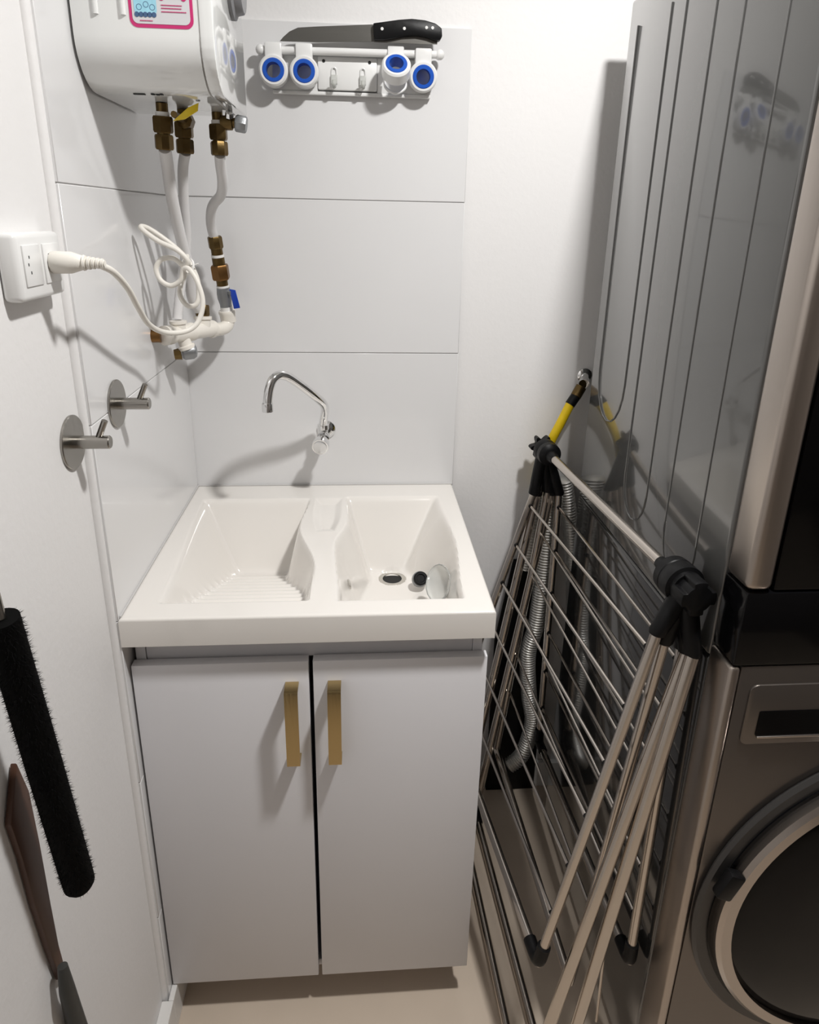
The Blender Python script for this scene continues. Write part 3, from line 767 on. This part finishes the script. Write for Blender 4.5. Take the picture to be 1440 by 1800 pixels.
duct([(0.863, -0.04, 0.966), (0.884, -0.036, 0.879), (0.905, -0.034, 0.754), (0.921, -0.034, 0.624), (0.933, -0.036, 0.435), (0.942, -0.04, 0.273)], .0165, 'corrugated silver hose nearest the washing machine behind the rack')
duct([(0.833, -0.034, 0.952), (0.836, -0.034, 0.833), (0.835, -0.034, 0.691), (0.829, -0.034, 0.559), (0.816, -0.03, 0.47), (0.827, -0.036, 0.349), (0.842, -0.04, 0.258), (0.821, -0.044, 0.157), (0.784, -0.044, 0.116)], .0185, 'long corrugated silver hose in the middle, bending left at its lower end')
duct([(0.811, -0.012, 0.926), (0.799, -0.026, 0.845), (0.793, -0.026, 0.72)], .0145, 'short thin corrugated silver hose below the yellow gas tube')

t = thing('gas_hose', (.90, -.01, 1.20), 'yellow gas hose with a silver wall connector behind the drying rack', 'hose')
obj('wall_flange', MB().lathe((.902, PY, 1.206), (0, -1, 0), [(0, .018), (.004, .017), (.009, .010)], 20), 'chrome', t)
obj('connector', MB().lathe((.902, PY - .006, 1.205), (-.35, -1, -.45), [(0, .009), (.016, .009), (.017, .012), (.030, .012)], 12), 'chrome', t)
f = MB().tube([(0.887, -0.022, 1.186), (0.874, -0.028, 1.165)], .0125, 14); obj('connector_nut', f, 'brass', t)
f = MB().tube([(0.874, -0.028, 1.165), (0.861, -0.032, 1.146)], .0118, 14); obj('ferrule', f, 'black', t)
obj('tube', MB().tube(smooth_path([(0.862, -0.032, 1.148), (0.842, -0.034, 1.101), (0.823, -0.034, 1.055), (0.811, -0.03, 1.002), (0.808, -0.022, 0.948), (0.812, -0.014, 0.918)], 6), .0105, 16), 'yellow', t)

# ------------------------------------------------------------------ brush and brown-handled tool hanging at the left wall
t = thing('bristle_brush', (.03, -.87, .76), 'long black bristly brush hanging on the left wall at the frame edge', 'brush')
A = Vector((0.036, -0.915, 1.175)); B = Vector((0.04, -0.873, 0.781))
obj('brush_core', MB().tube([A, A.lerp(B, .5), B, B + (B - A).normalized() * .007, B + (B - A).normalized() * .011], [.0165, .0175, .0175, .0135, .006], 20), 'bristle', t)
f = MB(); axd = (B - A).normalized(); u, v = frame(axd); random.seed(11)
for i in range(5200):
    s = random.random() * 1.02; a = random.random() * 2 * PI
    n_ = u * math.cos(a) + v * math.sin(a)
    base = A.lerp(B, s) + n_ * .0155
    if s > .985: n_ = (n_ * random.random() + axd).normalized(); base = B + n_ * .010
    tip = base + n_ * random.uniform(.003, .0065) + axd * random.uniform(-.003, .005) + Vector((random.uniform(-1, 1), random.uniform(-1, 1), random.uniform(-1, 1))) * .0018
    sd_ = n_.cross(axd)
    if sd_.length < .01: sd_ = u
    sd_ = sd_.normalized() * .0005
    a_ = f.bm.verts.new(base + sd_); b_ = f.bm.verts.new(base - sd_); c_ = f.bm.verts.new(tip)
    f.bm.faces.new((a_, b_, c_))
obj('bristles', f, 'bristle', t, smooth=False, kind='stuff')
obj('hang_rod', MB().tube([A, (.020, -.90, 1.30)], .005, 10), 'steel', t)
obj('hang_hook', MB().lathe((PX, -.902, 1.297), (1, 0, 0), [(0, .012), (.003, .012), (.004, .006), (.036, .006), (.038, .008), (.042, .008)], 16), 'steel', t)
t = thing('broom', (.01, -.90, .5), 'flat brown wooden handle tapering into a dark grey sleeve, behind the black brush', 'broom')
f = MB().prism([(-0.003, -0.872, 0.963), (-0.003, -0.86, 0.911), (-0.003, -0.86, 0.833), (-0.003, -0.863, 0.735), (-0.003, -0.864, 0.667), (-0.003, -0.86, 0.607), (-0.003, -0.874, 0.618), (-0.003, -0.884, 0.686), (-0.003, -0.893, 0.774), (-0.003, -0.897, 0.851), (-0.003, -0.904, 0.908)], (-.0075, 0, 0), .0015)
obj('wooden_handle', f, 'wood', t)
g = MB().tube([(0.006, -0.881, 0.653), (0.008, -0.885, 0.616), (-0.003, -0.861, 0.498), (0.01, -0.875, 0.431)], [.006, .0095, .0125, .014], 14)
obj('sleeve', g, 'grey_dark', t)
g = MB().tube([(0.01, -0.874, 0.432), (.012, -.80, .02)], [.010, .010], 14).box((.000, -.84, .001), (.03, -.72, .03), .004)
obj('broom_foot', g, 'grey_dark', t)

for o in bpy.data.objects:
    if '_o' in o: del o['_o']
